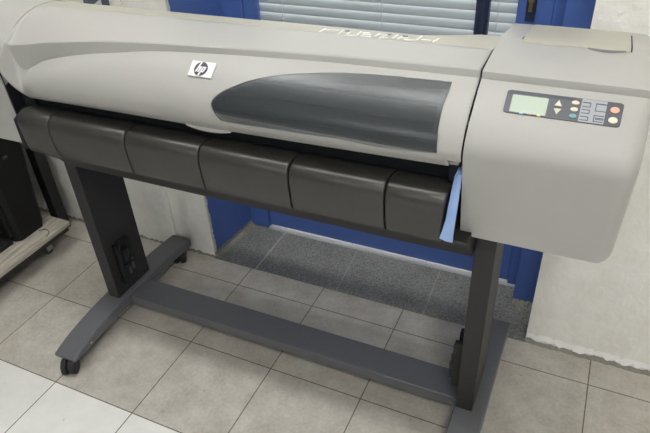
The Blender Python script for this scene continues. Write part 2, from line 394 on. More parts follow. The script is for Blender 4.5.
# venetian blind hanging behind the glass
bl = thing('venetian_blind', 'silver-grey horizontal venetian blind behind the glass of the blue door', 'blind', (1.1, .775, .84))
P = .0310; slats = []
z = .86
while z < 2.14:
    sec = [( .785 - .0125 * 1 + .025 * t, z + .008 - .020 * t + .0030 * math.sin(math.pi * t)) for t in [i / 6 for i in range(7)]]
    prof = [( .788 - .020 * t, z + .017 - .026 * t + .0042 * math.sin(math.pi * t)) for t in [i / 6 for i in range(7)]]
    prof += [(a + .0002, b_ - .0009) for a, b_ in reversed(prof)]
    slats.append(extrude_x(prof, .630, 1.575)); z += P
obj('slats', join(*slats), 'blind', bl, smooth=50)
for x in (.74, 1.12, 1.50):
    obj('ladder_cord', tube([(x, .7665, .845), (x, .7665, 2.15)], .0013, 6), 'cord', bl)
obj('head_rail', box(.65, 1.56, .757, .795, 2.14, 2.168), 'blind', bl, bevel=.002)
obj('bottom_rail', box(.655, 1.555, .768, .79, .838, .852), 'blind', bl, bevel=.003)

# ================================================================== THE PRINTER
pr = thing('large_format_printer', 'wide beige and black large format inkjet printer on a charcoal wheeled stand', 'printer', (1.0, .07, 0))
XL, XR = .300, 1.607
CAPP = [(-.053, .783), (-.081, .9065), (-.1065, 1.008), (-.1085, 1.024), (-.1045, 1.042), (-.092, 1.060), (-.072, 1.0800), (-.046, 1.0990), (-.020, 1.1195), (.000, 1.1296), (.0058, 1.1325),
        (.0060, 1.144), (.0068, 1.1472), (.010, 1.1487), (.10, 1.1545), (.185, 1.160), (.198, 1.1585), (.385, 1.128), (.400, 1.120), (.406, 1.104), (.406, .80), (.398, .783)]
LCAP = catmull([(-.068, .783), (-.070, .89), (-.074, .99), (-.078, 1.028), (-.068, 1.060), (-.045, 1.091), (0, 1.115), (.03, 1.1315), (.07, 1.1455), (.118, 1.1517), (.165, 1.150), (.2, 1.1415), (.26, 1.115), (.38, 1.075)], 4) + [(.40, 1.05), (.40, .80), (.395, .783)]
def cap_rings(x_in, x_out, r_, CAPP=CAPP):
    cy, cz = .15, 1.05; n = 9; s0 = x_out - x_in; rings = [[(x_in - (0 if s0 > 0 else .021 * max(0, min(1, (1.07 - z_) / .05))), y, z_) for y, z_ in CAPP]]
    s_ = 1 if x_out > x_in else -1
    for k in range(n + 1):
        a = math.pi / 2 * k / n; x = x_out - s_ * r_ * (1 - math.sin(a)); ins = r_ * (1 - math.cos(a))
        ky = 1 - ins / .255; kz = 1 - ins / .25
        rings.append([(x, cy + (y - cy) * ky, cz + (z_ - cz) * kz) for y, z_ in CAPP])
    return rings
rc = obj('right_end_cap', loft(cap_rings(XR, 1.921, .032)), 'beige', pr, smooth=28, label='beige right end housing carrying the control panel')
lc = obj('left_end_cap', loft(cap_rings(XL - .0035, .02, .036, LCAP)), 'beige', pr, smooth=28, label='beige left end housing')
obj('gap_liner', extrude_x([(-.066, .786), (-.0685, .89), (-.0725, .99), (-.0745, 1.018), (.05, 1.018), (.05, .786)], XL - .0255, XL - .0195), 'slot', pr, label='dark inner wall beside the left housing')
# ink door on the right housing
def cap_top_z(y): return 1.1487 + (y - .010) * (1.1545 - 1.1487) / .09 if y < .10 else (1.1545 + (y - .10) * .0055 / .085 if y < .185 else 1.1585 - (y - .198) * .0305 / .187)
def on_cap_top(px, py):
    lo, hi = None, None
    for k in range(400):
        z_ = 1.10 + .0002 * k; p = at(px, py, 2, z_)
        if cap_top_z(p.y) <= z_ : return p
    return p
dy0 = .1995; dx0, dx1 = 1.632, 1.862
def top_slab(x0, x1, y0, y1, lift, th, n=8, fn=cap_top_z):
    top = [(y0 + (y1 - y0) * k / n) for k in range(n + 1)]
    prof = [(y, fn(y) + lift) for y in top] + [(y, fn(y) + lift - th) for y in reversed(top)]
    return extrude_x(prof, x0, x1)
obj('ink_door', top_slab(1.656, 1.868, .163, .380, .0022, .006), 'cream', rc, bevel=.0015, label='cream ink cartridge door')
obj('door_gap', top_slab(1.869, 1.8715, .165, .345, .0006, .004), 'slot', rc)
obj('door_gap', top_slab(1.6535, 1.6555, .180, .206, .0006, .004), 'slot', rc)
gp = []
for k in range(13):
    t = k / 12; gp.append((1.788 + .072 * t, .1615 - .008 * math.sin(math.pi * t), 0))
V = []; F = []
for k, (x, y, _) in enumerate(gp):
    w = .0035 * math.sin(math.pi * k / 12) + .0006
    V += [(x, y - w, cap_top_z(y - w) + .0006), (x, y + w, cap_top_z(y + w) + .0030)]
F = [(2 * k, 2 * k + 2, 2 * k + 3, 2 * k + 1) for k in range(12)]
obj('finger_notch', (V + [(a, b_, c - .003) for a, b_, c in V], F + [tuple(i + 26 for i in reversed(q)) for q in F]), 'darkbit', rc)

# --- front cover: rows from the rear seam down to the lower lip, columns along X
TOPF = [(.300, (-.040, 1.101)), (.3055, (-.040, 1.097)), (.3125, (-.038, 1.088)), (.350, (-.036, 1.091)), (.393, (-.035, 1.097)), (.45, (-.037, 1.107)), (.517, (-.040, 1.116)), (.653, (-.034, 1.129)), (.80, (-.027, 1.137)), (.947, (-.018, 1.141)), (1.203, (0, 1.145)), (1.43, (.008, 1.148)), (1.61, (.009, 1.151))]
HOOD = [  # B, 4 inner points, Q
 (.300, (-.046, 1.094, -.070, 1.071, -.087, 1.038, -.084, 1.002, -.063, .960, -.040, .930)),
 (.3045, (-.045, 1.090, -.066, 1.068, -.083, 1.035, -.081, 1.000, -.062, .960, -.042, .931)),
 (.3115, (-.037, 1.046, -.043, 1.023, -.051, 1.003, -.056, .982, -.055, .954, -.045, .933)),
 (.335, (-.037, 1.014, -.044, 1.001, -.052, .987, -.058, .970, -.058, .951, -.049, .935)),
 (.380, (-.042, 1.034, -.060, 1.022, -.078, 1.000, -.082, .980, -.074, .956, -.057, .941)),
 (.425, (-.044, 1.054, -.070, 1.041, -.094, 1.013, -.098, .988, -.084, .960, -.060, .943)),
 (.50, (-.047, 1.074, -.078, 1.060, -.102, 1.032, -.107, 1.002, -.092, .968, -.063, .946)),
 (.60, (-.045, 1.093, -.074, 1.076, -.100, 1.045, -.108, 1.010, -.096, .976, -.068, .950)),
 (.70, (-.042, 1.1065, -.069, 1.087, -.098, 1.052, -.1085, 1.015, -.099, .981, -.073, .954)),
 (.82, (-.034, 1.120, -.063, 1.093, -.096, 1.056, -.1085, 1.018, -.100, .985, -.077, .957)),
 (1.00, (-.022, 1.1275, -.056, 1.098, -.094, 1.059, -.1085, 1.021, -.101, .988, -.080, .960)),
 (1.25, (-.007, 1.1325, -.050, 1.099, -.092, 1.060, -.1085, 1.023, -.103, .993, -.085, .967)),
 (1.42, (-.002, 1.1340, -.048, 1.0998, -.0915, 1.0603, -.1085, 1.0235, -.104, .996, -.088, .972)),
 (1.61, (.001, 1.1355, -.046, 1.1005, -.091, 1.0605, -.1085, 1.024, -.105, .999, -.091, .978))]
def steep(x, v):
    k = .0065 if x > .36 else 0
    return (v[0] + k, v[1] - .42 * k) + tuple(v[2:])
HOOD = [(x, steep(x, v)) for x, v in HOOD]
def smooth_tab(tab, n=6):
    flat = [(x,) + tuple(v) for x, v in tab]; return [(p[0], p[1:]) for p in catmull(flat, n)]
TOPS, HOODS = smooth_tab(TOPF), smooth_tab(HOOD)
NH = 36
def hood_curve(x):
    h = lerp_table(HOODS, x); P_ = [(h[2 * i], h[2 * i + 1]) for i in range(6)]
    return catmull(P_, NH // 5 + 1)
SEAMY = .118
def cover_col(x):
    ty, tz = lerp_table(TOPS, x)
    rear = [(SEAMY, 1.1525), (.07, 1.1505 + (tz - 1.147) * .1), (.03 , 1.1485 + (tz - 1.147) * .35)]
    fr = max(.004, min(.006, .006))
    top = catmull(rear + [(ty + .008, tz + .0005)], 5)
    hc = hood_curve(x); e0 = (ty + .0005, tz - .003); b0 = hc[0]
    return top + [(ty + .003, tz - .0006)] + [(e0[0] + (b0[0] - e0[0]) * k, e0[1] + (b0[1] - e0[1]) * k) for k in (0, .12, .5, .88)], hc
xs = [XL + .0005 + .0015 * k for k in range(16)] + [XL + .026 + .004 * k for k in range(18)] + [.399 + .0095 * k for k in range(1, 127)]
xs = [x for x in xs if x < 1.602] + [1.6030]
NOTCH = 1.5765
xs = sorted(set([round(x, 5) for x in xs if abs(x - NOTCH) > .003] + [NOTCH]))

def hood_pt(x, u):
    c = hood_curve(x); k = u * (len(c) - 1); i = min(int(k), len(c) - 2); t = k - i
    return Vector((x, c[i][0] + (c[i + 1][0] - c[i][0]) * t, c[i][1] + (c[i + 1][1] - c[i][1]) * t))
def hood_n(x, u):
    a = hood_pt(x, min(1, u + .01)) - hood_pt(x, max(0, u - .01)); b_ = hood_pt(x + .004, u) - hood_pt(x - .004, u)
    nrm = b_.cross(a).normalized()
    return nrm if nrm.y < 0 or nrm.z > 0.3 else -nrm
def on_hood(px, py):                          # (x,u) of the hood surface point seen in that direction
    best = (1e9, 0, 0); x0, x1, u0, u1 = .33, 1.60, 0, 1
    for it in range(9):
        b = (1e9, 0, 0)
        for i in range(13):
            for j in range(13):
                x = x0 + (x1 - x0) * i / 12; u = u0 + (u1 - u0) * j / 12; q = proj(hood_pt(x, u)); e = (q[0] - px) ** 2 + (q[1] - py) ** 2
                if e < b[0]: b = (e, x, u)
        dx = (x1 - x0) / 5; du = (u1 - u0) / 5; x0, x1 = max(.29, b[1] - dx), min(1.605, b[1] + dx); u0, u1 = max(0, b[2] - du), min(1, b[2] + du)
    return b[1], b[2]
WT = [(211.5, 103.5), (213, 100), (217, 95.5), (224, 91), (235, 86.3), (248, 81.5), (262, 78.2), (278, 75.8), (295, 74.3), (320, 73.3), (345, 73.5), (375, 75.2), (400, 77.3), (430, 80.3), (452, 82.6)]
WB = [(211.5, 103.5), (212.5, 108), (216, 114), (222, 120.2), (240, 123.3), (262, 126.5), (300, 132.4), (340, 138), (380, 144.5), (437, 152.6)]
wt = [on_hood(*p) for p in WT]; wb = [on_hood(*p) for p in WB]
wt = [(x, (u,)) for x, u in wt]; wb = [(x, (u,)) for x, u in wb]
WX0 = min(wt[0][0], wb[0][0]); WX1 = (wt[-1][0] + wb[-1][0]) / 2
def mono(t):
    out = [t[0]]
    for p in t[1:]:
        if p[0] > out[-1][0] + .0005: out.append(p)
    return out
wt, wb = mono(wt), mono(wb)
wedge_r = [on_hood(*p) for p in ((452, 82.6), (448.5, 93), (444, 104), (441, 115), (438.7, 127), (437.5, 140), (437, 152.6))]
wedge_r = sorted([(u, (x,)) for x, u in wedge_r])
WXR = max(x[0] for _, x in wedge_r)
def in_window(x, u, m_):
    if x < WX0 + m_ * 1.5: return False
    if x > lerp_table(wedge_r, u)[0] - m_: return False
    return lerp_table(wt, x)[0] + m_ * 4 < u < lerp_table(wb, x)[0] - m_ * 4 - .20 * (lerp_table(wb, x)[0] - lerp_table(wt, x)[0])
cols = [cover_col(x) for x in xs]
V = []; nt = len(cols[0][0]); nh = len(cols[0][1]); nr = nt + nh
for x, (a, b_) in zip(xs, cols):
    kx = max(0, 1 - (x - XL) / .06)
    V += [(x, y, z_) for y, z_ in a] + [(x + .026 * kx * max(0, (i / (len(b_) - 1) - .3) / .7) ** 1.2, y, z_) for i, (y, z_) in enumerate(b_)]
F = []
for i in range(len(xs) - 1):
    for j in range(nr - 1):
        if j >= nt:
            uc = (j - nt + .5) / (nh - 1); xc = (xs[i] + xs[i + 1]) / 2
            if in_window(xc, uc, .008): continue
            if xs[i] >= NOTCH - .0001 and uc > .80: continue
        F.append((i * nr + j, i * nr + j + 1, (i + 1) * nr + j + 1, (i + 1) * nr + j))
fc = obj('front_cover', (V, F), 'beige', pr, smooth=38, label='hinged beige front cover with a curved groove')
sd = fc.modifiers.new('shell', 'SOLIDIFY'); sd.thickness = .003
fcn = fc.data.polygons[len(fc.data.polygons) // 2]
up = sum(p.normal.z for p in fc.data.polygons)
sd.offset = -1 if up > 0 else 1
# finger grip lip under the cover
V = []; F = []
for k in range(25):
    t = k / 24; x = .912 + .135 * t; h = lerp_table(HOODS, x); q = Vector((x, h[10], h[11])); dep = .010 * math.sin(math.pi * t) ** .7
    V += [(x, q.y - .001, q.z + .003), (x, q.y - .004 + dep * .15, q.z - dep), (x, q.y + .004 + dep * .15, q.z - dep), (x, q.y + .006, q.z + .003)]
for k in range(24):
    for i in range(4):
        j = (i + 1) % 4; F.append((4 * k + i, 4 * k + j, 4 * k + 4 + j, 4 * k + 4 + i))
F += [(0, 1, 2, 3), (96, 99, 98, 97)]
obj('finger_grip', (V, F), 'beige', fc, smooth=50)
# smoky window
NU, NX = 26, 84
V = []
for lift in (.0026, .0002):
    for i in range(NX + 1):
        s_ = i / NX; s_ = s_ ** 1.35
        for j in range(NU + 1):
            t = j / NU; xx = WX0 + (WXR - WX0) * s_
            for _ in range(3):
                ut = lerp_table(wt, xx)[0]; ub = lerp_table(wb, xx)[0]; u = ut + (ub - ut) * t
                xr = lerp_table(wedge_r, u)[0]; xx = WX0 + (xr - WX0) * s_
            p = hood_pt(xx, u) + hood_n(xx, u) * lift; V.append(tuple(p))
F = []; n1 = NU + 1; off = (NX + 1) * n1
for i in range(NX):
    for j in range(NU):
        q = (i * n1 + j, i * n1 + j + 1, (i + 1) * n1 + j + 1, (i + 1) * n1 + j); F.append(q); F.append(tuple(k + off for k in reversed(q)))
edge = [i * n1 for i in range(NX + 1)] + [NX * n1 + j for j in range(1, n1)] + [i * n1 + NU for i in range(NX - 1, -1, -1)] + [j for j in range(NU - 1, 0, -1)]
for a, b_ in zip(edge, edge[1:] + edge[:1]): F.append((a, b_, b_ + off, a + off))
obj('viewing_window', (V, F), 'smoky', fc, smooth=40, label='curved smoky transparent viewing window')
# rear cover with the raised corner beside the right housing
V = []; rxs = [XL + .001, .5, .8, 1.1, 1.3, 1.40, 1.45, 1.50, 1.55, 1.6045]
RP = []
for x in rxs:
    t = 0 if x < 1.42 else min(1, (x - 1.42) / .12)
    RP.append([(x, SEAMY + .002, .96), (x, SEAMY + .002, 1.1520), (x, .165, 1.1500), (x, .195 + .02 * t, 1.1410 + .006 * t), (x, .232 + .028 * t, 1.1225 + .012 * t), (x, .252 + .028 * t, 1.085), (x, .262 + .028 * t, .96)])
obj('rear_cover', loft(RP), 'cream', pr, smooth=40, label='cream rear cover behind the seam')
# dark chassis and carriage parts inside
ch = obj('chassis', join(box(XL - .024, XR + .004, -.030, .245, .795, .985), box(XL + .012, .99, -.02, .11, .98, 1.07), box(XL - .01, XR + .001, .05, .11, .98, 1.132), box(XL - .01, XL + .01, -.02, .06, .98, 1.095),
    box(1.6005, 1.6072, -.085, .12, .98, 1.040), box(1.6015, 1.6072, -.068, .12, 1.03, 1.062), box(1.6015, 1.6072, -.030, .12, 1.05, 1.092), box(1.6015, 1.6072, .004, .12, 1.05, 1.130), box(1.5755, 1.6072, -.070, 0, .93, 1.03), box(XL - .002, XL + .040, -.040, .0, .80, .975), box(XL - .002, XL + .003, -.03, .12, .98, 1.09)), 'slot', pr, smooth=0)
obj('carriage_rail', join(cyl((1.0, .022, 1.070), (1, 0, 0), .009, .59, 16), box(1.0, 1.59, -.004, .004, 1.005, 1.06)), 'steel', ch)
obj('platen', join(box(.99, 1.595, -.085, -.028, .978, .990), *[box(1.02 + .05 * k, 1.026 + .05 * k, -.083, -.03, .990, .993) for k in range(11)]), 'beige', ch, bevel=.001)
obj('inner_guide', box(1.0, 1.585, -.030, -.022, .985, 1.035), 'hub', ch)

# hp badge: the emblem as the photo shows it
bx, bu = on_hood(202.6, 70); bc = hood_pt(bx, bu); bn = hood_n(bx, bu)
eu = Vector((1, 0, 0)); eu = (eu - bn * eu.dot(bn)).normalized(); ev = bn.cross(eu).normalized()
if ev.z < 0: ev = -ev
def tang(pts, l0, l1):                        # slab of a 2D outline in the badge's tangent plane
    n = len(pts); V = [tuple(bc + eu * a + ev * b_ + bn * l1) for a, b_ in pts] + [tuple(bc + eu * a + ev * b_ + bn * l0) for a, b_ in pts]
    return V, [tuple(range(n)), tuple(range(2 * n - 1, n - 1, -1))] + [(i, (i + 1) % n, n + (i + 1) % n, n + i) for i in range(n)]
badge = obj('logo_badge', tang([(-.033, -.020), (.033, -.020), (.033, .020), (-.033, .020)], -.001, .0045), 'silver', pr, bevel=.001, label='silver rectangular logo badge')
R_ = .0182
disc = [(R_ * math.cos(t) - .002, R_ * math.sin(t)) for t in [2 * math.pi * k / 40 for k in range(40)]]
ds = obj('emblem_disc', tang(disc, .0044, .0050), 'emblem', badge)
def stroke(a, b_, w):
    return tang([(a[0] - w - .002, a[1]), (a[0] + w - .002, a[1]), (b_[0] + w - .002, b_[1]), (b_[0] - w - .002, b_[1])], .0049, .0058)
SL = .32
sx = lambda x, y: (x + y * SL, y)
st = [stroke(sx(-.0085, -.0085), sx(-.0085, .0175), .0021), stroke(sx(-.0020, -.0085), sx(-.0020, .0040), .0021), stroke(sx(-.0070, .0022), sx(-.0070, .0058), .0052 * .8),
      stroke(sx(.0040, -.0175), sx(.0040, .0060), .0021), stroke(sx(.0104, -.0062), sx(.0104, .0050), .0021), stroke(sx(.0070, .0024), sx(.0070, .0060), .0046), stroke(sx(.0070, -.0085), sx(.0070, -.0050), .0046)]
st[2] = stroke(sx(-.0050, .0024), sx(-.0050, .0060), .0048)
obj('emblem_letters', join(*st), 'silver', badge)

# pale lettering on the rear of the cover (mirror-like outlined characters)
def on_top(px, py):
    for k in range(500):
        z_ = 1.11 + .0001 * k; p = at(px, py, 2, z_)
        zz = 1.1525 - max(0, (p.y - .12)) * .05 if p.y < .165 else 1.150 - (p.y - .165) * .30
        if zz <= z_: return Vector((p.x, p.y, zz))
    return p
def deco(px0, py0, px1, py1, w, m_lift=.0012):
    a = on_top(px0, py0); b_ = on_top(px1, py1); n_ = (b_ - a); n_.z = 0; n_ = Vector((-n_.y, n_.x, 0)).normalized() * w
    V = []
    for l_ in (m_lift, -.0008):
        V += [tuple(a + n_ + Vector((0, 0, l_))), tuple(a - n_ + Vector((0, 0, l_))), tuple(b_ - n_ + Vector((0, 0, l_))), tuple(b_ + n_ + Vector((0, 0, l_)))]
    return V, [(0, 1, 2, 3), (7, 6, 5, 4), (0, 4, 5, 1), (1, 5, 6, 2), (2, 6, 7, 3), (3, 7, 4, 0)]
ST = [(319, 32.8, 325.5, 28.8), (325.5, 30.2, 339, 30.6), (338, 34.2, 344, 30.4), (344.5, 35.4, 356.5, 35.8), (356.5, 35.6, 361.5, 31.6), (347, 34.2, 351, 31.8), (361, 36.4, 371, 37), (362.5, 34.4, 371, 35), (363, 32.8, 370, 33.2), (374, 37, 380, 33.6), (379, 38, 388, 38.2), (381.5, 37, 387.5, 35), (378, 34.4, 384, 34.6),
      (392, 39, 398, 35), (397.5, 39.2, 402, 36.6), (401.5, 38, 408, 38.6), (404, 40, 416, 40.3), (416.5, 40.4, 422, 36.4), (421, 39.6, 431, 40.6), (433, 42.4, 439, 38.8), (433.5, 40.8, 437, 40.6)]
obj('raised_lettering', join(*[deco(*s_, .0021) for s_ in ST]), 'white', pr, smooth=0, label='illegible glossy white outlined lettering')
for s_ in [(345.5, 31, 350.5, 31.2), (387, 34.4, 391.5, 34.7), (402.5, 36, 408, 36.3)]: obj('lettering_fill', deco(*s_, .0026, .0009), 'darkbit', pr, smooth=0)

# --- control panel lying on the sloping face of the right housing
A0, A1 = Vector((0, -.0035, 1.1245)), Vector((0, -.1045, 1.042))
CPATH = [Vector((0, y, z_)) for y, z_ in reversed(CAPP[4:11])]
CL = [0]
for a, b_ in zip(CPATH, CPATH[1:]): CL.append(CL[-1] + (b_ - a).length)
def cs(x, s_, lift=0):
    for i in range(len(CL) - 1):
        if s_ <= CL[i + 1] or i == len(CL) - 2:
            t = (s_ - CL[i]) / (CL[i + 1] - CL[i]); p = CPATH[i].lerp(CPATH[i + 1], t)
            e0 = (CPATH[i + 1] - CPATH[i]).normalized(); nrm = Vector((0, e0.z, -e0.y)); nrm = nrm if nrm.z > 0 else -nrm
            return Vector((x, p.y, p.z)) + nrm * lift
def on_cap(px, py):
    best = None
    for i in range(len(CPATH) - 1):
        e0 = (CPATH[i + 1] - CPATH[i]); nrm = Vector((0, e0.z, -e0.y)); q = ray(px, py); dn = q.dot(nrm)
        if abs(dn) < 1e-9: continue
        P_ = CAM + q * ((CPATH[i] - CAM).dot(nrm) / dn); t = (P_ - CPATH[i]).dot(e0) / e0.dot(e0)
        if -.05 <= t <= 1.05: return P_.x, CL[i] + t * e0.length
    return P_.x, CL[-1]
def cslab(pts, l0, l1, sub=1):
    n = len(pts); V = [tuple(cs(a, b_, l1)) for a, b_ in pts] + [tuple(cs(a, b_, l0)) for a, b_ in pts]
    return V, [tuple(range(n)), tuple(range(2 * n - 1, n - 1, -1))] + [(i, (i + 1) % n, n + (i + 1) % n, n + i) for i in range(n)]
def rrect(x0, x1, s0, s1, r_, l0, l1):
    """rounded slab that follows the curved face: strips along s"""
    rows = 8; V = []; F = []; ss = [s0 + (s1 - s0) * k / 24 for k in range(25)]
    for l_ in (l1, l0):
        for s_ in ss:
            dd = min(s_ - s0, s1 - s_); ins = 0 if dd >= r_ else r_ - math.sqrt(max(0, r_ * r_ - (r_ - dd) ** 2))
            V += [tuple(cs(x0 + ins, s_, l_)), tuple(cs(x1 - ins, s_, l_))]
    n = len(ss)
    for k in range(n - 1):
        a = 2 * k; F.append((a, a + 1, a + 3, a + 2)); F.append((a + 2 * n, a + 2 * n + 2, a + 2 * n + 3, a + 2 * n + 1)); F.append((a, a + 2, a + 2 * n + 2, a + 2 * n)); F.append((a + 1, a + 1 + 2 * n, a + 3 + 2 * n, a + 3))
    F += [(0, 2 * n, 2 * n + 1, 1), (2 * n - 2, 2 * n - 1, 4 * n - 1, 4 * n - 2)]
    return V, F
c_tl, c_tr, c_br, c_bl = on_cap(508, 90.5), on_cap(625, 104), on_cap(619, 128), on_cap(502.8, 112)
px0 = (c_tl[0] + c_bl[0]) / 2; px1 = (c_tr[0] + c_br[0]) / 2; ps0 = (c_tl[1] + c_tr[1]) / 2; ps1 = (c_bl[1] + c_br[1]) / 2
print('PANEL', c_tl, c_tr, c_br, c_bl)
cp = obj('control_panel', rrect(px0, px1, ps0, ps1, .006, -.002, .0022), 'panel', pr, smooth=30, label='charcoal control panel strip on the right housing')
W_, H_ = px1 - px0, ps1 - ps0
def pc(px, py):                               # panel-relative coordinates of a direction, via the housing face
    x, s_ = on_cap(px, py); return x, s_
def rect(px, py, qx, qy, l1, m, nm, r_=.002, label=None):
    a = pc(px, py); b_ = pc(qx, qy)
    return obj(nm, rrect(a[0], b_[0], a[1], b_[1], r_, .0018, l1), m, cp, smooth=30, label=label)
def U(u, v): return px0 + W_ * u, ps0 + H_ * v
def slab(u0, u1, v0, v1, l1, m, nm, r_=.0015, label=None):
    a = U(u0, v0); b_ = U(u1, v1); return obj(nm, rrect(a[0], b_[0], a[1], b_[1], r_, .0018, l1), m, cp, smooth=30, label=label)
slab(.055, .375, .20, .95, .0028, 'lcd', 'display', label='pale green liquid crystal display')
slab(.655, .865, .02, .98, .0026, 'keyzone', 'key_legend', .0005, label='pale grey legend area of the keypad')
def oval(u, v, ru, rv, m, nm='button', label=None):
    c = U(u, v); pts = [(c[0] + ru * math.cos(t), c[1] + rv * math.sin(t)) for t in [2 * math.pi * k / 20 for k in range(20)]]
    return obj(nm, cslab(pts, .0015, .0042), m, cp, smooth=40, label=label)
oval(.605, .24, .0068, .0040, 'button'); oval(.605, .52, .0068, .0040, 'button'); oval(.605, .80, .0068, .0040, 'teal', label='teal button')
oval(.935, .34, .0078, .0062, 'pink', label='salmon pink button'); oval(.935, .76, .0078, .0062, 'button')
for v0, sg in ((.34, 1), (.70, -1)):
    c = U(.465, v0); h_ = .0060 * sg
    obj('arrow_button', cslab([(c[0] - .0068, c[1] + h_), (c[0] + .0068, c[1] + h_), (c[0], c[1] - h_)], .0015, .0040), 'button', cp, smooth=0)
def icon(u0, u1, v0, v1, open_left):
    w = .004; a0 = U(u0, v0); a1 = U(u1, v1); t = .0016
    P_ = [rrect(a0[0], a1[0], a0[1], a0[1] + t, .0003, .002, .0030), rrect(a0[0], a1[0], a1[1] - t, a1[1], .0003, .002, .0030)]
    P_.append(rrect(a1[0] - t, a1[0], a0[1], a1[1], .0003, .002, .0030) if open_left else rrect(a0[0], a0[0] + t, a0[1], a1[1], .0003, .002, .0030))
    return join(*P_)
obj('key_symbols', join(icon(.665, .735, .16, .36, True), icon(.665, .735, .45, .63, True), icon(.665, .735, .74, .92, True), icon(.775, .865, .16, .48, False), icon(.775, .86, .64, .92, False), icon(.79, .86, .74, .82, False)), 'panel', cp, smooth=0)
for u, m in ((.165, 'dotb'), (.235, 'dotm'), (.32, 'doty')):
    oval(u, .985, .0036, .0014, m, 'ink_mark', {'dotb': 'cyan ink mark', 'dotm': 'magenta ink mark', 'doty': 'yellow ink mark'}[m])

# --- black output flaps
FP = [(-.010, .902), (-.045, .914), (-.075, .9205), (-.095, .9205), (-.109, .916), (-.119, .905), (-.1235, .890), (-.1235, .865), (-.121, .835), (-.1155, .800), (-.108, .797)]
FP = catmull(FP, 3); FPI = [(y + .006, z_ - .005) for y, z_ in FP]
def flap(x0, x1, taper=0):
    ring = FP + list(reversed(FPI)); n = len(ring); rings = []
    for x, ins in ((x0, .0035), (x0 + .0012, .0012), (x0 + .004, 0), (x1 - .004, 0), (x1 - .0012, .0012), (x1, .0035)):
        rr = []
        for y, z_ in ring:
            tt = max(0, min(1, (.92 - z_) / .12)); xx = x - (taper * tt if x > (x0 + x1) / 2 else 0)
            rr.append((xx, y + ins, z_ - ins * .6))
        rings.append(rr)
    return loft(rings)
for a, b_, tp in ((.345, .4595, 0), (.4635, .7275, 0), (.7315, .9595, 0), (.9635, 1.2095, 0), (1.2135, 1.4465, 0), (1.4505, 1.582, .006)):
    obj('output_flap', flap(a, b_, tp), 'flap', pr, smooth=40)
obj('scratch_mark', flap(1.5518, 1.5526, 0)[0:2] and extrude_x([(y - .0004, z_ + .0004) for y, z_ in FP[14:22]] + [(y + .001, z_) for y, z_ in reversed(FP[14:22])], 1.5515, 1.5522), 'hub', pr)
obj('flap_tray', extrude_x([(-.100, .792), (-.100, .885), (-.06, .903), (-.02, .903), (-.02, .792)], .3005, 1.598), 'slot', pr)
# front beam of the stand under the flaps
obj('support_beam', extrude_x([(-.020, .700), (-.008, .690), (.115, .690), (.115, .797), (-.100, .797), (-.104, .790), (-.045, .735)], .361, 1.633), 'column', pr, bevel=.002)
# pale blue lever hooked over the right end of the flaps
LE = [((456.5, 172.5), (462.3, 171.5), -.085), ((454.6, 176), (462, 176), -.092), ((453, 183), (461, 184), -.098), ((450.5, 195), (459, 197), -.104), ((448, 207), (457.6, 208), -.110), ((445.5, 220), (456, 221), -.118), ((442, 231), (454.3, 233), -.125), ((439, 238.2), (452.8, 243), -.127)]
rings = []
for (l_, r2, yy) in LE:
    a = at(*l_, 1, yy); b_ = at(*r2, 1, yy)
    if b_.x > 1.6062: b_.x = 1.6062
    rings.append([tuple(a), tuple(a.lerp(b_, .5) + Vector((0, -.0025, 0))), tuple(b_), tuple(b_ + Vector((0, .006, 0))), tuple(a + Vector((0, .006, 0)))])
a0 = rings[0]; rings.insert(0, [tuple(Vector(p) + Vector((0, .018, .004))) for p in a0])
obj('release_lever', loft(rings), 'lever', pr, smooth=60, label='pale blue lever hanging at the right end')

# --- stand
def foot(xc):
    w = .0455
    top = catmull([(-.272, .062), (-.19, .085), (-.09, .100), (.01, .107), (.12, .107), (.25, .104), (.36, .096), (.432, .088)], 4)
    bot = catmull([(.432, .058), (.40, .052), (.30, .062), (.12, .066), (.0, .066), (-.12, .058), (-.21, .046), (-.272, .050)], 4)
    return extrude_x(top + bot, xc - w, xc + w)
feet = []
for xc in (.3355, 1.6765):
    ft = obj('foot', foot(xc), 'frame', pr, smooth=30, bevel=.004)
    obj('foot_screw', cyl((xc + .0455 if xc < 1 else xc - .0455, -.185, .066), (1 if xc < 1 else -1, 0, 0), .004, .002, 12), 'steel', ft)
    feet.append(ft)
    for yc in (-.276, .372):
        ax = Vector((-.86, -.5, 0)).normalized(); c_ = Vector((xc + (.018 if xc < 1 else -.018), yc, .030)); p0 = c_ - ax * .026
        cs_ = obj('caster', join(cyl(p0, ax, .030, .022, 30), cyl(p0 + ax * .030, ax, .030, .018, 30), cyl(p0 + ax * .020, ax, .020, .012, 20)), 'rubber', ft, smooth=40, bevel=.004)
        obj('hub_cap', cyl(p0 + ax * .0475, ax, .021, .003, 24, .018), 'hub', cs_, bevel=.001, label='grey caster hub')
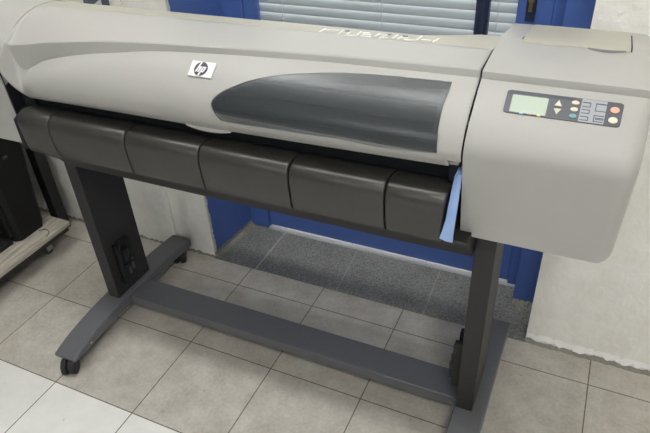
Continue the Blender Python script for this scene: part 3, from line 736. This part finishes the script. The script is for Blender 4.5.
for i, (xa, xb, side) in enumerate(((.311, .360, 1), (1.634, 1.684, -1))):
    lg = obj('stand_leg', box(xa, xb, .006, .186, .100, .786), 'column', pr, bevel=.0025, smooth=0)
    # latch and cable bracket bolted to the inner face
    X0 = xb if side == 1 else xa
    def bb(y0, y1, z0, z1, t): return box(min(X0, X0 + side * t), max(X0, X0 + side * t), y0, y1, z0, z1)
    y0 = .045
    tb = [tube([(X0 + side * .012, y0 + .010, .30), (X0 + side * .024, y0 + .02, .26), (X0 + side * .018, y0 + .050, .21), (X0 + side * .012, y0 + .028, .17)], .006),
          tube([(X0 + side * .010, y0 + .055, .305), (X0 + side * .022, y0 + .045, .27), (X0 + side * .016, y0 + .012, .215)], .005)]
    br = obj('latch_bracket', join(bb(y0, y0 + .068, .150, .325, .006), bb(y0, y0 + .010, .150, .325, .026), bb(y0 + .05, y0 + .068, .22, .325, .024), bb(y0 + .004, y0 + .050, .175, .235, .034), bb(y0 + .012, y0 + .04, .255, .30, .032), *tb), 'rubber', lg, smooth=30)
    obj('latch_lever', join(bb(y0 + .016, y0 + .026, .195, .225, .040), bb(y0 + .034, y0 + .044, .205, .235, .040), tube([(X0 + side * .026, y0 + .01, .20), (X0 + side * .026, y0 + .055, .245)], .004)), 'hub', br, bevel=.002)
    for yy, zz in ((.160, .355), (.166, .335), (.168, .27)):
        obj('bolt_hole', cyl((X0 - side * .0005, yy, zz), (side, 0, 0), .0055, .0011, 14), 'rubber', lg)
obj('cross_beam', box(.376, 1.636, .046, .153, .052, .092), 'frame', pr, bevel=.003)

# ================================================================== LEFT BACKGROUND
dl = thing('furniture_dolly', 'low pale wooden dolly on casters beneath the left end of the printer', 'dolly', (-.45, .0, 0))
dk = obj('deck', join(box(-.80, -.178, -.62, .312, .100, .122)), 'wood', dl, bevel=.003)
obj('deck_frame', join(box(-.215, -.182, -.60, .30, .078, .0995), box(-.79, -.76, -.60, .30, .078, .0995), box(-.76, -.215, .27, .30, .078, .0995), box(-.76, -.215, -.60, -.57, .078, .0995)), 'column', dl, bevel=.002)
for (cx, cy) in ((-.243, .212), (-.72, .205), (-.255, -.5), (-.72, -.5)):
    c = obj('caster_fork', join(box(cx - .016, cx - .013, cy - .018, cy + .012, .020, .066), box(cx + .013, cx + .016, cy - .018, cy + .012, .020, .066), box(cx - .022, cx + .022, cy - .022, cy + .022, .060, .0995)), 'steel', dl, bevel=.001)
    obj('caster_wheel', cyl((cx - .011, cy - .005, .027), (1, 0, 0), .027, .022, 24), 'hub', c, bevel=.003)
obj('cord_loop', tube(catmull([(-.252, .205, .124), (-.225, .222, .125), (-.198, .212, .124), (-.186, .190, .124), (-.183, .182, .122)], 6), .0016, 6), 'rubber', dl)
# black case standing on the dolly
def case():
    pts = []
    rings = []
    for z_, ex in ((.1225, .0), (.14, .006), (.30, .015), (.48, .030), (.575, .036), (.60, .020)):
        x0, x1, y0_, y1 = -.70 - ex, -.262 + ex * .5, .108 - ex * .3, .255 + ex; c = .02
        rings.append([(x0 + c, y0_, z_), (x1 - c, y0_, z_), (x1, y0_ + c, z_), (x1, y1 - c, z_), (x1 - c, y1, z_), (x0 + c, y1, z_), (x0, y1 - c, z_), (x0, y0_ + c, z_)])
    return loft(rings)
cs0 = thing('black_case', 'tall black soft-sided case standing on the pale wooden dolly', 'case', (-.48, .18, .1225))
obj('shell', case(), 'matte_black', cs0, smooth=40)
obj('rib', join(*[box(-.66 + .075 * k, -.645 + .075 * k, .086, .106, .16, .54) for k in range(6)]), 'matte_black', cs0, bevel=.005)
obj('handle', tube(catmull([(-.56, .18, .598), (-.55, .18, .63), (-.42, .18, .63), (-.41, .18, .598)], 6), .008), 'rubber', cs0)
obj('clasp', box(-.262, -.236, .17, .19, .50, .508), 'hub', cs0)
# crumpled grey bag with a black tray in front
tray = tag(obj('black_tray', join(box(-.78, -.280, -.30, .095, .1225, .130), box(-.288, -.280, -.30, .095, .130, .140), box(-.78, -.280, .087, .095, .130, .140)), 'rubber', bevel=.002), 'flat black tray lying on the wooden dolly in front of the case', 'tray')
V = []; F = []; NU_, NV_ = 18, 12
rng = random.Random(3)
for j in range(NV_ + 1):
    th = math.pi * j / NV_
    for i in range(NU_):
        ph = 2 * math.pi * i / NU_; rr = 1 + .12 * math.sin(5 * ph + 3 * th) + rng.uniform(-.05, .05)
        V.append((-.385 + .082 * rr * math.sin(th) * math.cos(ph), -.005 + .068 * rr * math.sin(th) * math.sin(ph), .199 + .060 * math.cos(th) * (1 + .05 * math.sin(4 * ph))))
for j in range(NV_):
    for i in range(NU_):
        k = (i + 1) % NU_; F.append((j * NU_ + i, j * NU_ + k, (j + 1) * NU_ + k, (j + 1) * NU_ + i))
tag(obj('grey_bag', (V, F), 'greybag', smooth=60), 'crumpled grey plastic bag sitting on the black tray', 'bag')
# black post of a bench behind the dolly
bn_ = thing('side_bench', 'black metal bench with upright leg behind the wooden dolly', 'bench', (-.9, .38, 0))
for x in (-.325, -1.40):
    obj('leg', box(x - .023, x + .023, .352, .404, 0, .72), 'rubber', bn_, bevel=.002)
obj('top', box(-1.45, -.295, .10, .43, .72, .75), 'column', bn_, bevel=.003)
# things on the left wall
wb_ = thing('wall_socket_box', 'grey-blue electrical box with a paper label on the wall behind the printer', 'electrical box', (.195, .455, 1.045))
obj('housing', box(.148, .236, .421, .4545, 1.045, 1.22), 'box', wb_, bevel=.003)
obj('label_sticker', (lambda q: (q[0], q[1]))(([(.178, .4205, 1.0475), (.232, .4205, 1.0475), (.232, .4205, 1.082), (.178, .4195 + .001, 1.052), (.178, .4212, 1.0475), (.232, .4212, 1.0475), (.232, .4212, 1.082), (.178, .4212, 1.052)],
    [(0, 1, 2, 3), (7, 6, 5, 4), (0, 4, 5, 1), (1, 5, 6, 2), (2, 6, 7, 3), (3, 7, 4, 0)])), 'paper', wb_, smooth=0)
tag(obj('cable_conduit', join(box(.262, .292, .445, .4545, .012, 2.70), box(.260, .294, .443, .4545, .012, .03)), 'wall', bevel=.003), 'white square cable conduit running up the wall behind the printer', 'conduit')

# ================================================================== LIGHT
tubes = emit('fluorescent_tube', (1, .995, .985, 1), 23.5)
M['tube'] = tubes; M['spottube'] = emit('bright_fluorescent_tube', (1, .995, .985, 1), 85); M['filltube'] = emit('rear_fill_tube', (1, .995, .985, 1), 52)  # far rear lamps are added fill, so low light reaches under the printer
for i, (x, y, lab) in enumerate(((-.1, -.30, 'white fluorescent ceiling light over the left end of the printer'), (1.35, -.30, 'white fluorescent ceiling light over the middle of the printer'), (2.45, -1.8, 'short bright ceiling light in front of the printer to the right'), (.1, -5.0, 'added fluorescent fill light at the rear left of the room'), (2.7, -5.0, 'added fluorescent fill light at the rear right of the room'))):
    t = thing('ceiling_light', lab, 'ceiling light', (x, y, 3.25), 'fluorescent ceiling lights')
    h = .30 if i == 2 else .62
    obj('fixture', box(x - h, x + h, y - .10, y + .10, 3.21, 3.2495), 'ceil', t, bevel=.004)
    obj('diffuser', box(x - h + .02, x + h - .02, y - .085, y + .085, 3.185, 3.2095), ('tube', 'tube', 'spottube', 'filltube', 'filltube')[i], t, bevel=.004)
w = bpy.data.worlds.new('world'); S.world = w; w.use_nodes = True
w.node_tree.nodes['Background'].inputs[0].default_value = (1, .985, .955, 1); w.node_tree.nodes['Background'].inputs[1].default_value = 2.9

S.view_settings.view_transform = 'Standard'; S.view_settings.look = 'None'; S.view_settings.gamma = 1
S.view_settings.use_curve_mapping = False; S.view_settings.exposure = .18
S.cycles.use_denoising = True; S.cycles.max_bounces = 8; S.cycles.transparent_max_bounces = 12
